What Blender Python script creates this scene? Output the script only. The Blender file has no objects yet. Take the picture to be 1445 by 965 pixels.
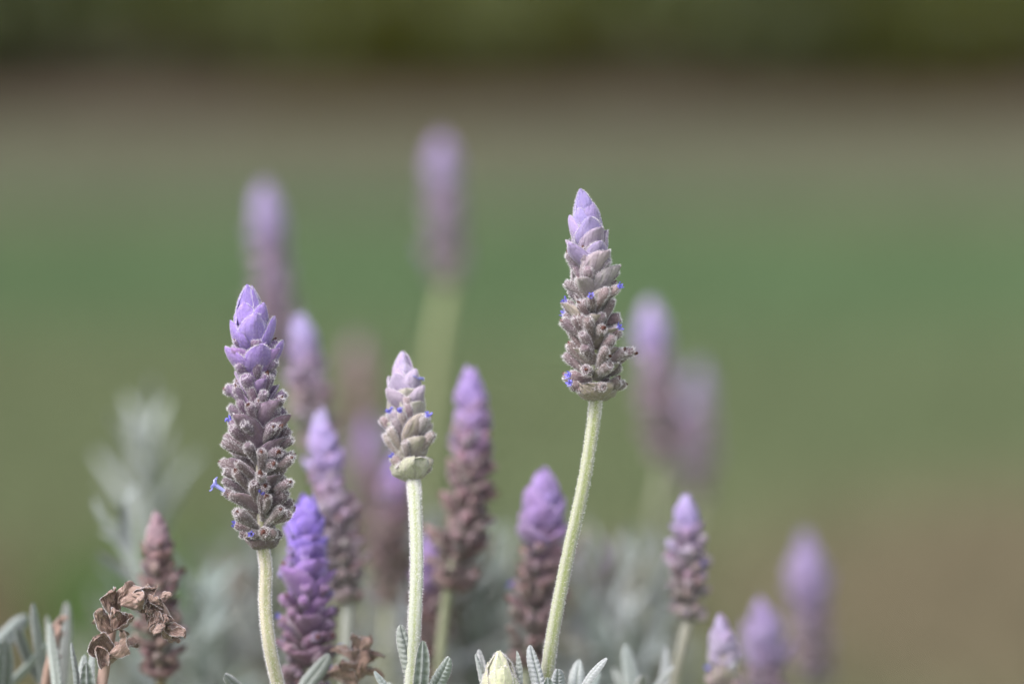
import bpy, math, random
import numpy as np
from mathutils import Vector, Matrix

random.seed(11); rng = np.random.default_rng(11)
sc = bpy.context.scene
col = sc.collection
R_ = math.radians

# ------------------------------------------------------------------ camera
H = 0.70                      # lens height above the lawn (m)
PITCH = R_(8.5)
LENS = 105.0
DF = 0.4215                   # focus distance (m)
W0, H0 = 1445.0, 965.0        # photograph size
F = W0 * LENS / 36.0
cam_d = bpy.data.cameras.new('camera'); cam = bpy.data.objects.new('camera', cam_d); col.objects.link(cam)
cam_d.lens = LENS; cam_d.sensor_width = 36.0
cam_d.clip_start = 0.02; cam_d.clip_end = 1000
cam.location = (0, 0, H); cam.rotation_euler = (math.pi/2 - PITCH, 0, 0)
cam_d.dof.use_dof = True; cam_d.dof.focus_distance = DF; cam_d.dof.aperture_fstop = 6.2
sc.camera = cam

# ------------------------------------------------------------------ light
SUN_EL, SUN_AZ = 55.0, -125.0
w = bpy.data.worlds.new('World'); sc.world = w; w.use_nodes = True
nt = w.node_tree; nt.nodes.clear()
sky = nt.nodes.new('ShaderNodeTexSky'); sky.sky_type = 'NISHITA'; sky.sun_disc = False
sky.sun_elevation = R_(SUN_EL); sky.sun_rotation = R_(SUN_AZ)
sky.air_density = 1.0; sky.dust_density = 4.0; sky.ozone_density = 1.0
hs = nt.nodes.new('ShaderNodeHueSaturation'); hs.inputs['Saturation'].default_value = 0.35
bg = nt.nodes.new('ShaderNodeBackground'); bg.inputs['Strength'].default_value = 0.13
wo = nt.nodes.new('ShaderNodeOutputWorld')
nt.links.new(sky.outputs[0], hs.inputs['Color']); nt.links.new(hs.outputs[0], bg.inputs[0]); nt.links.new(bg.outputs[0], wo.inputs[0])
sd = bpy.data.lights.new('sun', 'SUN'); so = bpy.data.objects.new('sun', sd); col.objects.link(so)
sd.energy = 1.2; sd.angle = R_(25); sd.color = (1.0, 0.96, 0.92)
sdir = Vector((math.sin(R_(SUN_AZ))*math.cos(R_(SUN_EL)), math.cos(R_(SUN_AZ))*math.cos(R_(SUN_EL)), math.sin(R_(SUN_EL))))
so.rotation_euler = sdir.to_track_quat('Z', 'Y').to_euler(); so.location = (-2, 2, 4)
sc.view_settings.view_transform = 'Standard'; sc.view_settings.look = 'None'
sc.view_settings.exposure = 1.6; sc.view_settings.gamma = 1.0; sc.view_settings.use_curve_mapping = False
sc.render.engine = 'CYCLES'
try:
    sc.cycles.use_denoising = True
    sc.cycles.max_bounces = 8; sc.cycles.transparent_max_bounces = 6
except Exception: pass

# ------------------------------------------------------------------ pixel -> place
CF = Vector((0, math.cos(PITCH), -math.sin(PITCH))); CU = Vector((0, math.sin(PITCH), math.cos(PITCH))); CX = Vector((1, 0, 0))
CP = Vector((0, 0, H))
def P(px, py, dz=0.0):        # dz: depth behind the focus plane, read from the blur
    if dz > 0: b = .030*dz/(DF + dz); dz = DF*b/(.017 - b)
    d = DF + dz
    return CP + CF*d + CX*((px - W0/2)/F*d) + CU*(-(py - H0/2)/F*d)
def to_px(p):
    q = p - CP; d = q.dot(CF)
    return (q.dot(CX)/d*F + W0/2, -q.dot(CU)/d*F + H0/2, d - DF)

# ------------------------------------------------------------------ node helpers
def new_mat(name):
    m = bpy.data.materials.new(name); m.use_nodes = True
    t = m.node_tree; t.nodes.clear()
    return m, t
class N:
    def __init__(s, t): s.t = t
    def n(s, typ, **kw):
        o = s.t.nodes.new(typ)
        for k, v in kw.items(): setattr(o, k, v)
        return o
    def put(s, sock, v):
        if isinstance(v, bpy.types.NodeSocket): s.t.links.new(v, sock)
        elif isinstance(v, (tuple, list)) and len(v) == 3 and sock.type == 'RGBA': sock.default_value = (*v, 1)
        else: sock.default_value = v
    def math(s, op, a, b=0.0, c=None, clamp=False):
        o = s.n('ShaderNodeMath', operation=op, use_clamp=clamp); s.put(o.inputs[0], a); s.put(o.inputs[1], b)
        if c is not None: s.put(o.inputs[2], c)
        return o.outputs[0]
    def mix(s, f, a, b, blend='MIX'):
        o = s.n('ShaderNodeMix', data_type='RGBA', blend_type=blend); s.put(o.inputs[0], f); s.put(o.inputs[6], a); s.put(o.inputs[7], b)
        return o.outputs[2]
    def noise(s, vec, scale, detail=3.0, rough=0.55):
        o = s.n('ShaderNodeTexNoise'); s.put(o.inputs['Vector'], vec); o.inputs['Scale'].default_value = scale
        o.inputs['Detail'].default_value = detail; o.inputs['Roughness'].default_value = rough
        return o.outputs['Fac']
    def scale(s, vec, xyz):
        o = s.n('ShaderNodeMapping'); s.put(o.inputs['Vector'], vec); o.inputs['Scale'].default_value = xyz
        return o.outputs[0]
    def mrange(s, v, a, b, c=0.0, d=1.0, smooth=False):
        o = s.n('ShaderNodeMapRange', interpolation_type='SMOOTHSTEP' if smooth else 'LINEAR')
        s.put(o.inputs[0], v); s.put(o.inputs[1], a); s.put(o.inputs[2], b); s.put(o.inputs[3], c); s.put(o.inputs[4], d)
        return o.outputs[0]
    def bump(s, h, strength, dist):
        o = s.n('ShaderNodeBump'); s.put(o.inputs['Height'], h); o.inputs['Strength'].default_value = strength; o.inputs['Distance'].default_value = dist
        return o.outputs[0]
def finish(k, color, rough=0.75, sheen=0.3, transl=0.0, normal=None, spec=0.25):
    b = k.n('ShaderNodeBsdfPrincipled'); k.put(b.inputs['Base Color'], color); b.inputs['Roughness'].default_value = rough
    b.inputs['Specular IOR Level'].default_value = spec
    b.inputs['Sheen Weight'].default_value = sheen; b.inputs['Sheen Roughness'].default_value = 0.4
    if normal is not None: k.put(b.inputs['Normal'], normal)
    out = k.n('ShaderNodeOutputMaterial')
    if transl > 0:
        tr = k.n('ShaderNodeBsdfTranslucent'); k.put(tr.inputs['Color'], color)
        mx = k.n('ShaderNodeMixShader'); mx.inputs[0].default_value = transl
        k.t.links.new(b.outputs[0], mx.inputs[1]); k.t.links.new(tr.outputs[0], mx.inputs[2]); k.t.links.new(mx.outputs[0], out.inputs[0])
    else: k.t.links.new(b.outputs[0], out.inputs[0])

def m_calyx():
    m, t = new_mat('calyx_felt'); k = N(t)
    oi = k.n('ShaderNodeObjectInfo'); tc = k.n('ShaderNodeTexCoord'); sep = k.n('ShaderNodeSeparateXYZ'); t.links.new(tc.outputs['Object'], sep.inputs[0])
    z = k.mrange(sep.outputs[2], 0.15, 0.75, smooth=True)
    low = k.mix(0.5, oi.outputs['Color'], (0.21, 0.19, 0.15))
    c = k.mix(z, low, oi.outputs['Color'])
    st = k.noise(k.scale(tc.outputs['Object'], (14, 14, 2.5)), 1.0, 3)
    c = k.mix(k.mrange(st, 0.3, 0.75, 0.0, 0.3), c, (0.36, 0.30, 0.33))
    mo = k.noise(tc.outputs['Object'], 7.0, 3)
    c = k.mix(k.mrange(mo, 0.5, 0.72, 0.0, 0.55), c, (0.055, 0.035, 0.035))
    finish(k, c, 0.85, 0.35, 0.08, k.bump(k.noise(tc.outputs['Object'], 22, 3), 0.9, 0.00022), 0.15)
    return m
def m_bract():
    m, t = new_mat('bract_tissue'); k = N(t)
    oi = k.n('ShaderNodeObjectInfo'); tc = k.n('ShaderNodeTexCoord'); sep = k.n('ShaderNodeSeparateXYZ'); t.links.new(tc.outputs['Object'], sep.inputs[0])
    v = k.noise(k.scale(tc.outputs['Object'], (16, 16, 2.2)), 1.0, 3)
    c = k.mix(k.mrange(v, 0.35, 0.7, 0.0, 0.35), oi.outputs['Color'], (0.14, 0.085, 0.17))
    rib = k.mrange(k.math('ABSOLUTE', sep.outputs[0]), 0.0, 0.035, 0.28, 0.0)
    rib = k.math('MULTIPLY', rib, k.mrange(sep.outputs[2], 0.75, 0.2))
    c = k.mix(rib, c, (0.16, 0.14, 0.07))
    n2 = k.noise(tc.outputs['Object'], 9.0, 4)
    c = k.mix(k.mrange(n2, 0.45, 0.7, 0.0, 0.16), c, (0.58, 0.48, 0.62))
    finish(k, c, 0.8, 0.3, 0.2, k.bump(k.math('ADD', v, k.math('MULTIPLY', n2, .6)), 0.8, 0.0003), 0.2)
    return m
def m_plain(name, rgb, rough=0.7, sheen=0.0, transl=0.0, var=0.4, scale=12.0):
    m, t = new_mat(name); k = N(t); tc = k.n('ShaderNodeTexCoord')
    n = k.noise(tc.outputs['Object'], scale, 3)
    c = k.mix(k.mrange(n, 0.35, 0.7, 0.0, var), rgb, tuple(x*0.45 for x in rgb))
    finish(k, c, rough, sheen, transl)
    return m
def m_attr(name, dark, felt_is_objcolor=True, rough=0.85, sheen=0.35, transl=0.1, bump=0.0):
    m, t = new_mat(name); k = N(t)
    at = k.n('ShaderNodeAttribute', attribute_name='felt'); oi = k.n('ShaderNodeObjectInfo'); g = k.n('ShaderNodeNewGeometry')
    n = k.noise(g.outputs['Position'], 2600.0, 2)
    f = k.math('ADD', at.outputs['Fac'], k.mrange(n, 0.3, 0.7, -0.22, 0.22), clamp=True)
    c = k.mix(f, dark, oi.outputs['Color'])
    finish(k, c, rough, sheen, transl, k.bump(n, 0.35, 0.0003))
    return m
M = {}
M['calyx'] = m_calyx(); M['bract'] = m_bract()
M['blue'] = m_plain('corolla_blue', (0.22, 0.20, 0.72), 0.6, 0.2, 0.25, 0.35)
M['pale_blue'] = m_plain('corolla_pale', (0.46, 0.46, 0.86), 0.6, 0.2, 0.35, 0.25)
M['rust'] = m_plain('dried_corolla', (0.085, 0.032, 0.026), 0.75, 0.0, 0.0, 0.6)
M['hair'] = m_plain('plant_hair', (0.84, 0.80, 0.85), 0.6, 0.0, 0.5, 0.0)
M['stem'] = m_attr('stem_felt', (0.22, 0.255, 0.085), transl=0.0)
M['leaf'] = m_attr('leaf_felt', (0.125, 0.155, 0.115), transl=0.12)
def m_dry():
    m, t = new_mat('dry_bract'); k = N(t); tc = k.n('ShaderNodeTexCoord'); oi = k.n('ShaderNodeObjectInfo')
    v = k.noise(k.scale(tc.outputs['Object'], (18, 18, 2.0)), 1.0, 4); n = k.noise(tc.outputs['Object'], 5.0, 4)
    c = k.mix(k.mrange(v, .38, .62), (0.36, 0.245, 0.205), (0.12, 0.07, 0.06))
    c = k.mix(k.mrange(n, .45, .7, 0, .6), c, (0.09, 0.05, 0.045)); c = k.mix(k.mrange(oi.outputs['Random'], 0, 1, 0, .4), c, (0.40, 0.30, 0.27))
    finish(k, c, .85, .3, .18, k.bump(v, .8, .00025), .15); return m
M['dry'] = m_dry()
M['wood'] = m_plain('woody_branch', (0.11, 0.085, 0.065), 0.9, 0.0, 0.0, 0.5, 60.0)

# ------------------------------------------------------------------ mesh helpers
class MB:
    def __init__(s): s.v = []; s.f = []; s.m = []; s.a = []
    def add(s, V, Fc, mi=0, attr=0.0):
        b = len(s.v); s.v += [tuple(p) for p in V]; s.f += [tuple(i + b for i in f) for f in Fc]; s.m += [mi]*len(Fc)
        s.a += list(attr) if hasattr(attr, '__len__') else [attr]*len(V)
    def mesh(s, name, mats, smooth=True):
        me = bpy.data.meshes.new(name); me.from_pydata(s.v, [], s.f)
        for m in mats: me.materials.append(m)
        me.polygons.foreach_set('material_index', s.m)
        me.polygons.foreach_set('use_smooth', [smooth]*len(s.f))
        a = me.attributes.new('felt', 'FLOAT', 'POINT'); a.data.foreach_set('value', s.a)
        me.update(); return me
def grid_faces(nu, nv, close_v=False, flip=False):
    Fc = []
    for i in range(nu - 1):
        for j in range(nv if close_v else nv - 1):
            j2 = (j + 1) % nv
            q = (i*nv + j, i*nv + j2, (i+1)*nv + j2, (i+1)*nv + j)
            Fc.append(q[::-1] if flip else q)
    return Fc
def add_hairs(mb, S, n, length, width, mi, lean=(0, 0, 0), ulim=(0, 1), vlim=(0, 1), flip=1, jit=0.5):
    e = 1e-3
    for _ in range(n):
        u = random.uniform(*ulim); v = random.uniform(*vlim)
        p = np.array(S(u, v)); du = np.array(S(u + e, v)) - p; dv = np.array(S(u, v + e)) - p
        nn = np.cross(du, dv); L = np.linalg.norm(nn)
        if L < 1e-12: continue
        d = flip*nn/L + np.array(lean) + rng.normal(0, jit*0.5, 3); d /= np.linalg.norm(d)
        s = np.cross(d, rng.normal(0, 1, 3)); s /= (np.linalg.norm(s) + 1e-9)
        l = length*random.uniform(0.5, 1.2)
        mb.add([p - s*width/2, p + s*width/2, p + d*l], [(0, 1, 2)], mi, 1.0)

def calyx_mesh(hero, kind, seed):
    r = random.Random(seed); nu, nv = (13, 20) if hero else (7, 8)
    ph = r.uniform(0, 6.28); bend = r.uniform(-0.08, 0.08); fat = r.uniform(0.9, 1.15); nr = r.choice((6, 7, 8))
    prof = [(0, .045), (.06, .075), (.25, .115), (.5, .16), (.72, .195), (.86, .2), (.95, .165)]
    if kind == 'bud': prof += [(1.0, .11), (1.03, .0)]
    else: prof += [(1.0, .15), (.985, .11), (.93, .08), (.9, .0)]
    hood = r.uniform(0.04, 0.1) if kind != 'bud' else 0.02
    px = [i/(len(prof)-1) for i in range(len(prof))]
    pz = [p[0] for p in prof]; pr = [p[1] for p in prof]
    def S(u, v):
        u = min(max(u, 0), 1); th = v*2*math.pi
        z = float(np.interp(u, px, pz)); rad = float(np.interp(u, px, pr))*fat
        rad *= 1 + 0.07*math.cos(nr*th + ph)*min(1, z*2)*(1 if z < .95 else .5) + 0.05*math.cos(2*th + ph*2) + .04*math.cos(3*th+ph*3)
        if u > 0.6: z += hood*max(0, math.cos(th))*(u - .6)/.4
        return (rad*math.cos(th) + bend*math.sin(z*math.pi), rad*math.sin(th), z)
    mb = MB()
    us = [i/(nu-1) for i in range(nu)]
    mb.add([S(u, j/nv) for u in us for j in range(nv)], grid_faces(nu, nv, True), 0, 1.0)
    if hero: add_hairs(mb, S, 520, 0.095, 0.0095, 1, (0, 0, .35), (0.1, 0.86), (0, 1), -1 if True else 1)
    return mb.mesh('calyx', [M['calyx'], M['hair']])

def bract_surface(ratio, cup, bulge, tipout, crumple, seed, point=0.75):
    r = random.Random(seed); ph = [r.uniform(0, 6.28) for _ in range(6)]
    wmax = max(((t/100 + .05)**.5)*(1 - t/100)**point for t in range(100))
    def S(u, v):
        u = min(max(u, 0), 1); s = v*2 - 1
        hw = 0.5*ratio*((u + .05)**.5)*(max(1 - u, 0))**point/wmax
        c = max(cup, 1e-3)
        x = math.sin(s*c)/c*hw; y = (math.cos(s*c) - 1)/c*hw*1.3
        y += bulge*math.sin(math.pi*u**.9) + tipout*u*u*u
        z = u
        if crumple:
            y += .022*math.sin(19*s + ph[5])*math.sin(math.pi*min(1, u + .1)); y += crumple*(.35*math.sin(17*u - 6*s + ph[5]) + .5*math.sin(7*u + 4*s + ph[0]) + .5*math.sin(5*s - 9*u + ph[1]) + .3*math.sin(15*u + 11*s + ph[4]))*(.3 + u)
            x += crumple*.6*math.sin(6*u + 3*s + ph[2])
            z += crumple*.5*math.sin(5*s + ph[3])*u
        else:
            y += 0.02*math.sin(6*u + 3*s + ph[0])*u; x += 0.015*math.sin(9*u + ph[1])
        return (x, y, z)
    return S
def bract_mesh(hero, seed, ratio=.8, cup=1.0, bulge=.12, tipout=0.0, crumple=0.0, mat='bract', thick=.02, point=.75):
    S = bract_surface(ratio, cup, bulge, tipout, crumple, seed, point)
    nu, nv = ((20, 23) if crumple > .05 else (14, 11)) if hero else (6, 5)
    mb = MB()
    V = np.array([S(i/(nu-1), j/(nv-1)) for i in range(nu) for j in range(nv)])
    V2 = V.copy()
    G = V.reshape(nu, nv, 3); du = np.gradient(G, axis=0); dv = np.gradient(G, axis=1); nn = np.cross(du, dv)
    nn /= (np.linalg.norm(nn, axis=2, keepdims=True) + 1e-9); V2 = (G + nn*thick).reshape(-1, 3)
    f1 = grid_faces(nu, nv); b = nu*nv
    Fc = list(f1)
    Fc += [tuple(i + b for i in q[::-1]) for q in f1]
    rim = [i*nv for i in range(nu)] + [(nu-1)*nv + j for j in range(1, nv)] + [i*nv + nv - 1 for i in range(nu-2, -1, -1)] + [j for j in range(nv-2, 0, -1)]
    for a in range(len(rim)):
        p, q = rim[a], rim[(a+1) % len(rim)]
        Fc.append((p, q, q + b, p + b))
    mb.add(list(V) + list(V2), Fc, 0, 1.0)
    if hero:
        hl = 0.055
        add_hairs(mb, S, 500, hl, .006, 1, (0, 0, .5), (.05, .93), (0.02, .98), 1, .8)
        add_hairs(mb, S, 250, hl, .006, 1, (0, 0, .5), (.05, .93), (0.02, .98), -1, .8)
        for lo, hi, sx in ((0.0, .02, -1), (.98, 1.0, 1)):
            add_hairs(mb, S, 330, hl*1.2, .0065, 1, (sx*1.6, 0, .4), (.05, .99), (lo, hi), random.choice((1, -1)), .9)
    return mb.mesh('bract', [M[mat], M['hair']])

def corolla_mesh(kind, seed):
    r = random.Random(seed); mb = MB()
    if kind == 'dried':
        nu, nv = 6, 7; ph = r.uniform(0, 6.28); sc_ = r.uniform(.45, .9)
        tilt = (r.uniform(-.1, .1), r.uniform(-.1, .1))
        V = []
        for i in range(nu):
            u = i/(nu-1); z = .88 + .24*u*sc_
            rad = (.11*(1 - u)**.45 + .02)*(1 + .25*math.sin(5*u + ph))
            for j in range(nv):
                th = j/nv*2*math.pi; k = 1 + .35*math.sin(3*th + ph + 4*u)
                V.append((rad*k*math.cos(th) + tilt[0]*u, rad*k*math.sin(th) + tilt[1]*u, z + .03*math.sin(2*th + ph)*u))
        V.append((tilt[0], tilt[1], .89 + .26*sc_)); top = len(V) - 1
        Fc = grid_faces(nu, nv, True) + [((nu-1)*nv + j, (nu-1)*nv + (j+1) % nv, top) for j in range(nv)]
        mb.add(V, Fc); return mb.mesh('corolla', [M['rust']])
    # tube with five lobes
    openf = kind == 'open'
    nu, nv = 5, 10; V = []
    for i in range(nu):
        u = i/(nu-1); z = .8 + (.5 if openf else .26)*u
        for j in range(nv):
            th = j/nv*2*math.pi; rad = .07 + .03*u
            V.append((rad*math.cos(th), rad*math.sin(th), z))
    mb.add(V, grid_faces(nu, nv, True))
    z0 = 1.3 if openf else 1.06
    for q in range(5):
        a = q/5*2*math.pi + r.uniform(-.2, .2); ll = (.27 if openf else .085)*r.uniform(.8, 1.2); up = (.15 if openf else .6) + r.uniform(-.1, .25)
        V = []
        for i in range(5):
            u = i/4; hw = (.11 if openf else .05)*math.sin(math.pi*(.2 + .72*u))
            rr = .08 + ll*u; z = z0 + ll*up*u - .12*ll*u*u + (.03 if openf else .03)*math.sin(5*u + q)
            for s in (-1, 0, 1):
                V.append((rr*math.cos(a) - s*hw*math.sin(a), rr*math.sin(a) + s*hw*math.cos(a), z + abs(s)*.025))
        Fc = grid_faces(5, 3)
        V2 = [(x, y, z - .012) for x, y, z in V]
        mb.add(V + V2, Fc + [tuple(i + 15 for i in f[::-1]) for f in Fc])
    return mb.mesh('corolla', [M['pale_blue'] if openf else M['blue']])

def leaf_mesh(hero, seed, bend=.0, twist=.0, ratio=.11, under=False):
    r = random.Random(seed); nt_ = r.choice((17, 18, 19)); ph = r.uniform(0, 6.28)
    def S(u, v):
        u = min(max(u, 0), 1); s = v*2 - 1; a = abs(s)
        hw = .5*ratio*min(1, .55 + 1.2*u)*max(0.0, 1 - max(0, (u - .55)/.45)**2.6)**.55
        wv = abs(math.cos(math.pi*(nt_*u - .55*a)))
        hw2 = hw*(1 + .07*(wv - .5)*(a**2))
        x = s*hw2
        y = hw*(0.17*wv*math.sin(math.pi*min(1, a*1.02))**.7 - .18*math.exp(-(s/.14)**2) - .55*a**4)
        if under: y = hw*(.5*math.exp(-(s/.16)**2) + .35*a**2 + .08*math.sin(60*u)*math.sin(a*3))
        tw = twist*(u - .5); x, y = x*math.cos(tw) - y*math.sin(tw), x*math.sin(tw) + y*math.cos(tw)
        y += bend*math.sin(math.pi*u); x += .012*math.sin(4*u + ph)
        return (x, y, u)
    def felt(u, v):
        s = v*2 - 1; a = abs(s)
        if under: return 0.95 if (a < .18 or a > .75) else .45
        wv = abs(math.cos(math.pi*(nt_*u - .55*a)))
        f = .55 + .5*wv**.6
        if a < .1: f = .35
        if a > .8: f = max(f, .85)
        return min(1, f + (.35 if u > .9 else 0) + .1*u)
    nu, nv = (85, 13) if hero else (9, 5)
    mb = MB(); us = [i/(nu-1) for i in range(nu)]; vs = [j/(nv-1) for j in range(nv)]
    V = [S(u, v) for u in us for v in vs]
    A = [felt(u, v) if hero else .8 for u in us for v in vs]
    Fc = grid_faces(nu, nv)
    mb.add(V, [q[::-1] for q in Fc], 0, A)
    V2 = []
    for u in us:
        hw = .5*ratio*max(0.0, 1 - max(0, (u - .55)/.45)**2.6)**.55
        for v in vs:
            x, y, z = S(u, v); s = v*2 - 1
            V2.append((x, y - hw*.55*(1 - s**2), z) if abs(s) < .999 else (x, y, z))
    mb.add(V2, Fc, 0, .8)
    if hero:
        add_hairs(mb, S, 700, .013, .0012, 1, (0, 0, .2), (.02, .99), (0.0, 1.0), -1, 1.2)
        for lo, hi, sx in ((0, .02, -1), (.98, 1, 1)):
            add_hairs(mb, S, 220, .016, .0013, 1, (sx*1.5, 0, .1), (.02, .995), (lo, hi), -1, .9)
    return mb.mesh('leaf', [M['leaf'], M['hair']])

LIB = {}
LIB['calyx_h'] = [(calyx_mesh(True, k, i), k) for i, k in enumerate(('bud', 'open', 'open', 'bud', 'open', 'open'))]
LIB['calyx_l'] = [(calyx_mesh(False, k, i + 20), k) for i, k in enumerate(('bud', 'open', 'open', 'open'))]
for hk, hero in (('h', True), ('l', False)):
    LIB['coma_' + hk] = [bract_mesh(hero, 40 + i, .78, .95, .10, -.03, 0, 'bract', .022, .82) for i in range(4 if hero else 2)]
    LIB['bract_' + hk] = [bract_mesh(hero, 60 + i, 1.0, .85, .05, .1, 0, 'bract', .025, .6) for i in range(4 if hero else 2)]
    LIB['cup_' + hk] = [bract_mesh(hero, 80 + i, 1.1, .95, .14, -.06, 0.05, 'bract', .025, .5) for i in range(3 if hero else 2)]
    LIB['crisp_' + hk] = [bract_mesh(hero, 100 + i, 1.1, (1.5, .9, 1.7, 1.1, .7)[i], (.12, .03, .16, -.05, .08)[i], (-.2, .35, .1, .3, -.3)[i], .10, 'dry', .012, (.5, .35, .6, .4, .3)[i]) for i in range(5 if hero else 2)]
LIB['dried'] = [corolla_mesh('dried', i) for i in range(4)]
LIB['blue'] = [corolla_mesh('blue', i) for i in range(3)]
LIB['open'] = [corolla_mesh('open', i) for i in range(2)]
LIB['leaf_h'] = [leaf_mesh(True, 1, .03, .4, .125), leaf_mesh(True, 2, -.05, -.5, .12), leaf_mesh(True, 3, .08, .2, .115), leaf_mesh(True, 4, .02, .1, .13, True), leaf_mesh(True, 5, .14, .1, .10)]
LIB['leaf_l'] = [leaf_mesh(False, 10 + i, (.04, -.05, .1, .0)[i], (.2, -.4, .3, 0)[i], .115) for i in range(4)]

def tag(o, label, cat, group=None, kind=None):
    if label: o['label'] = label
    if cat: o['category'] = cat
    if group: o['group'] = group
    if kind: o['kind'] = kind
    return o
def empty(name, loc):
    o = bpy.data.objects.new(name, None); o.empty_display_size = 0.005; col.objects.link(o); o.location = loc; return o
def obj(name, me, parent=None, mat=None, color=None):
    o = bpy.data.objects.new(name, me); col.objects.link(o)
    if parent is not None: o.parent = parent
    if mat is not None: o.matrix_basis = mat
    if color is not None: o.color = (*[max(0.004, c) for c in color], 1)
    return o
def basis(loc, zdir, ydir, sx, sy, sz):
    z = zdir.normalized(); y = (ydir - z*ydir.dot(z)); y = y.normalized() if y.length > 1e-6 else z.orthogonal().normalized()
    x = y.cross(z)
    m = Matrix((x*sx, y*sy, z*sz)).transposed().to_4x4(); m.translation = loc
    return m
def jit(c, a=.12, r=random):
    k = 1 + r.uniform(-a, a); return tuple(max(.004, x*k*(1 + r.uniform(-a, a)*.4)) for x in c)
def ramp(t, stops):
    if t <= stops[0][0]: return stops[0][1]
    for (a, ca), (b, cb) in zip(stops, stops[1:]):
        if t <= b:
            f = (t - a)/(b - a); return tuple(x + (y - x)*f for x, y in zip(ca, cb))
    return stops[-1][1]
def catmull(pts, n):          # centripetal: no overshoot where points are unevenly spaced
    pts = [Vector(p) for p in pts]; q = [pts[0]*2 - pts[1]] + pts + [pts[-1]*2 - pts[-2]]; out = []
    for i in range(1, len(q) - 2):
        p0, p1, p2, p3 = q[i-1], q[i], q[i+1], q[i+2]
        t1 = max(1e-5, (p1 - p0).length)**.5; t2 = t1 + max(1e-5, (p2 - p1).length)**.5; t3 = t2 + max(1e-5, (p3 - p2).length)**.5
        for k in range(n):
            t = t1 + (t2 - t1)*k/n
            a1 = p0*((t1 - t)/t1) + p1*(t/t1); a2 = p1*((t2 - t)/(t2 - t1)) + p2*((t - t1)/(t2 - t1)); a3 = p2*((t3 - t)/(t3 - t2)) + p3*((t - t2)/(t3 - t2))
            b1 = a1*((t2 - t)/t2) + a2*(t/t2); b2 = a2*((t3 - t)/(t3 - t1)) + a3*((t - t1)/(t3 - t1))
            out.append(b1*((t2 - t)/(t2 - t1)) + b2*((t - t1)/(t2 - t1)))
    out.append(pts[-1]); return out
def tube(path, radii, nv, origin, hero=False, name='stem', mats=None, square=.1, hairs=0, hair_len=.0003, seed=0, feltlo=.05):
    r = random.Random(seed); n = len(path); V = []; A = []; frames = []
    ref = Vector((0, -1, 0)); ph = r.uniform(.5, 1.0)
    for i, p in enumerate(path):
        t = (path[min(i+1, n-1)] - path[max(i-1, 0)]).normalized()
        y = (ref - t*ref.dot(t)).normalized(); x = y.cross(t); frames.append((x, y, t))
        for j in range(nv):
            th = j/nv*2*math.pi; c4 = .5 + .5*math.cos(4*(th + ph))
            rr = radii[i]*(1 - square + 2*square*c4)*(1 + .03*math.sin(i*1.7 + 3*th))
            V.append(p - origin + x*rr*math.cos(th) + y*rr*math.sin(th)); A.append(min(1, feltlo + 1.05*c4**.75))
    b = len(V); V += [path[0] - origin, path[-1] - origin]; A += [.5, .5]
    Fc = [q[::-1] for q in grid_faces(n, nv, True)]
    for j in range(nv):
        Fc.append((b, j, (j+1) % nv)); Fc.append((b + 1, (n-1)*nv + (j+1) % nv, (n-1)*nv + j))
    mb = MB(); mb.add(V, Fc, 0, A)
    for _ in range(hairs):
        i = r.randrange(n - 1); f = r.random(); th = r.uniform(0, 2*math.pi)
        p = path[i].lerp(path[i+1], f) - origin; x, y, t = frames[i]
        d = x*math.cos(th) + y*math.sin(th); rad = radii[i]*.97
        b0 = p + d*rad; dd = (d + t*r.uniform(-.3, .5) + x*r.uniform(-.4, .4)).normalized(); s = t.cross(d)*.000022 if r.random() < .5 else t*.000022
        l = hair_len*r.uniform(.4, 1.3)
        mb.add([b0 - s, b0 + s, b0 + dd*l], [(0, 1, 2)], 1, 1.0)
    return mb.mesh(name, mats or [M['stem'], M['hair']])

# ------------------------------------------------------------------ ground, lawn, bed, hedge
def lawn_color(k):
    g = k.n('ShaderNodeNewGeometry'); pos = g.outputs['Position']; sep = k.n('ShaderNodeSeparateXYZ'); k.t.links.new(pos, sep.inputs[0])
    n1 = k.noise(pos, 0.9, 3); n2 = k.noise(pos, 60.0, 3); n3 = k.noise(pos, 0.35, 2)
    def patch(cx, cy, rx, ry, soft=1.0):      # worn or lush patch of the lawn, an oval on the ground
        dx = k.math('DIVIDE', k.math('SUBTRACT', sep.outputs[0], cx), rx); dy = k.math('DIVIDE', k.math('SUBTRACT', sep.outputs[1], cy), ry)
        d = k.math('SQRT', k.math('ADD', k.math('MULTIPLY', dx, dx), k.math('MULTIPLY', dy, dy)))
        d = k.math('ADD', d, k.mrange(n1, .3, .7, -.25, .25))
        return k.mrange(d, 1.3*soft, .55, 0.0, 1.0, True)
    c = (0.17, 0.195, 0.105)
    c = k.mix(k.mrange(n3, .4, .65), c, (0.15, 0.19, 0.10))
    c = k.mix(patch(0.2, 7.8, 9, 1.4), c, (0.155, 0.168, 0.115))        # greyish dry grass before the bed
    c = k.mix(patch(0.3, 5.5, 2.2, 0.9), c, (0.12, 0.185, 0.092))      # lush band
    c = k.mix(patch(0.55, 2.9, .42, .55), c, (0.215, 0.18, 0.12))      # worn patch
    c = k.mix(patch(-.62, 2.75, .28, .3), c, (0.17, 0.125, 0.085))
    c = k.mix(patch(-.35, 2.85, .14, .2), c, (0.07, 0.16, 0.035))
    c = k.mix(k.mrange(n2, .35, .7, 0, .45), c, (0.06, 0.07, 0.03))
    return c
def m_lawn():
    m, t = new_mat('lawn'); k = N(t); finish(k, lawn_color(k), .95, 0, 0, None, .1); return m
def m_grass():
    m, t = new_mat('grass_blades'); k = N(t); finish(k, lawn_color(k), .75, 0, .3, None, .2); return m
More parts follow.
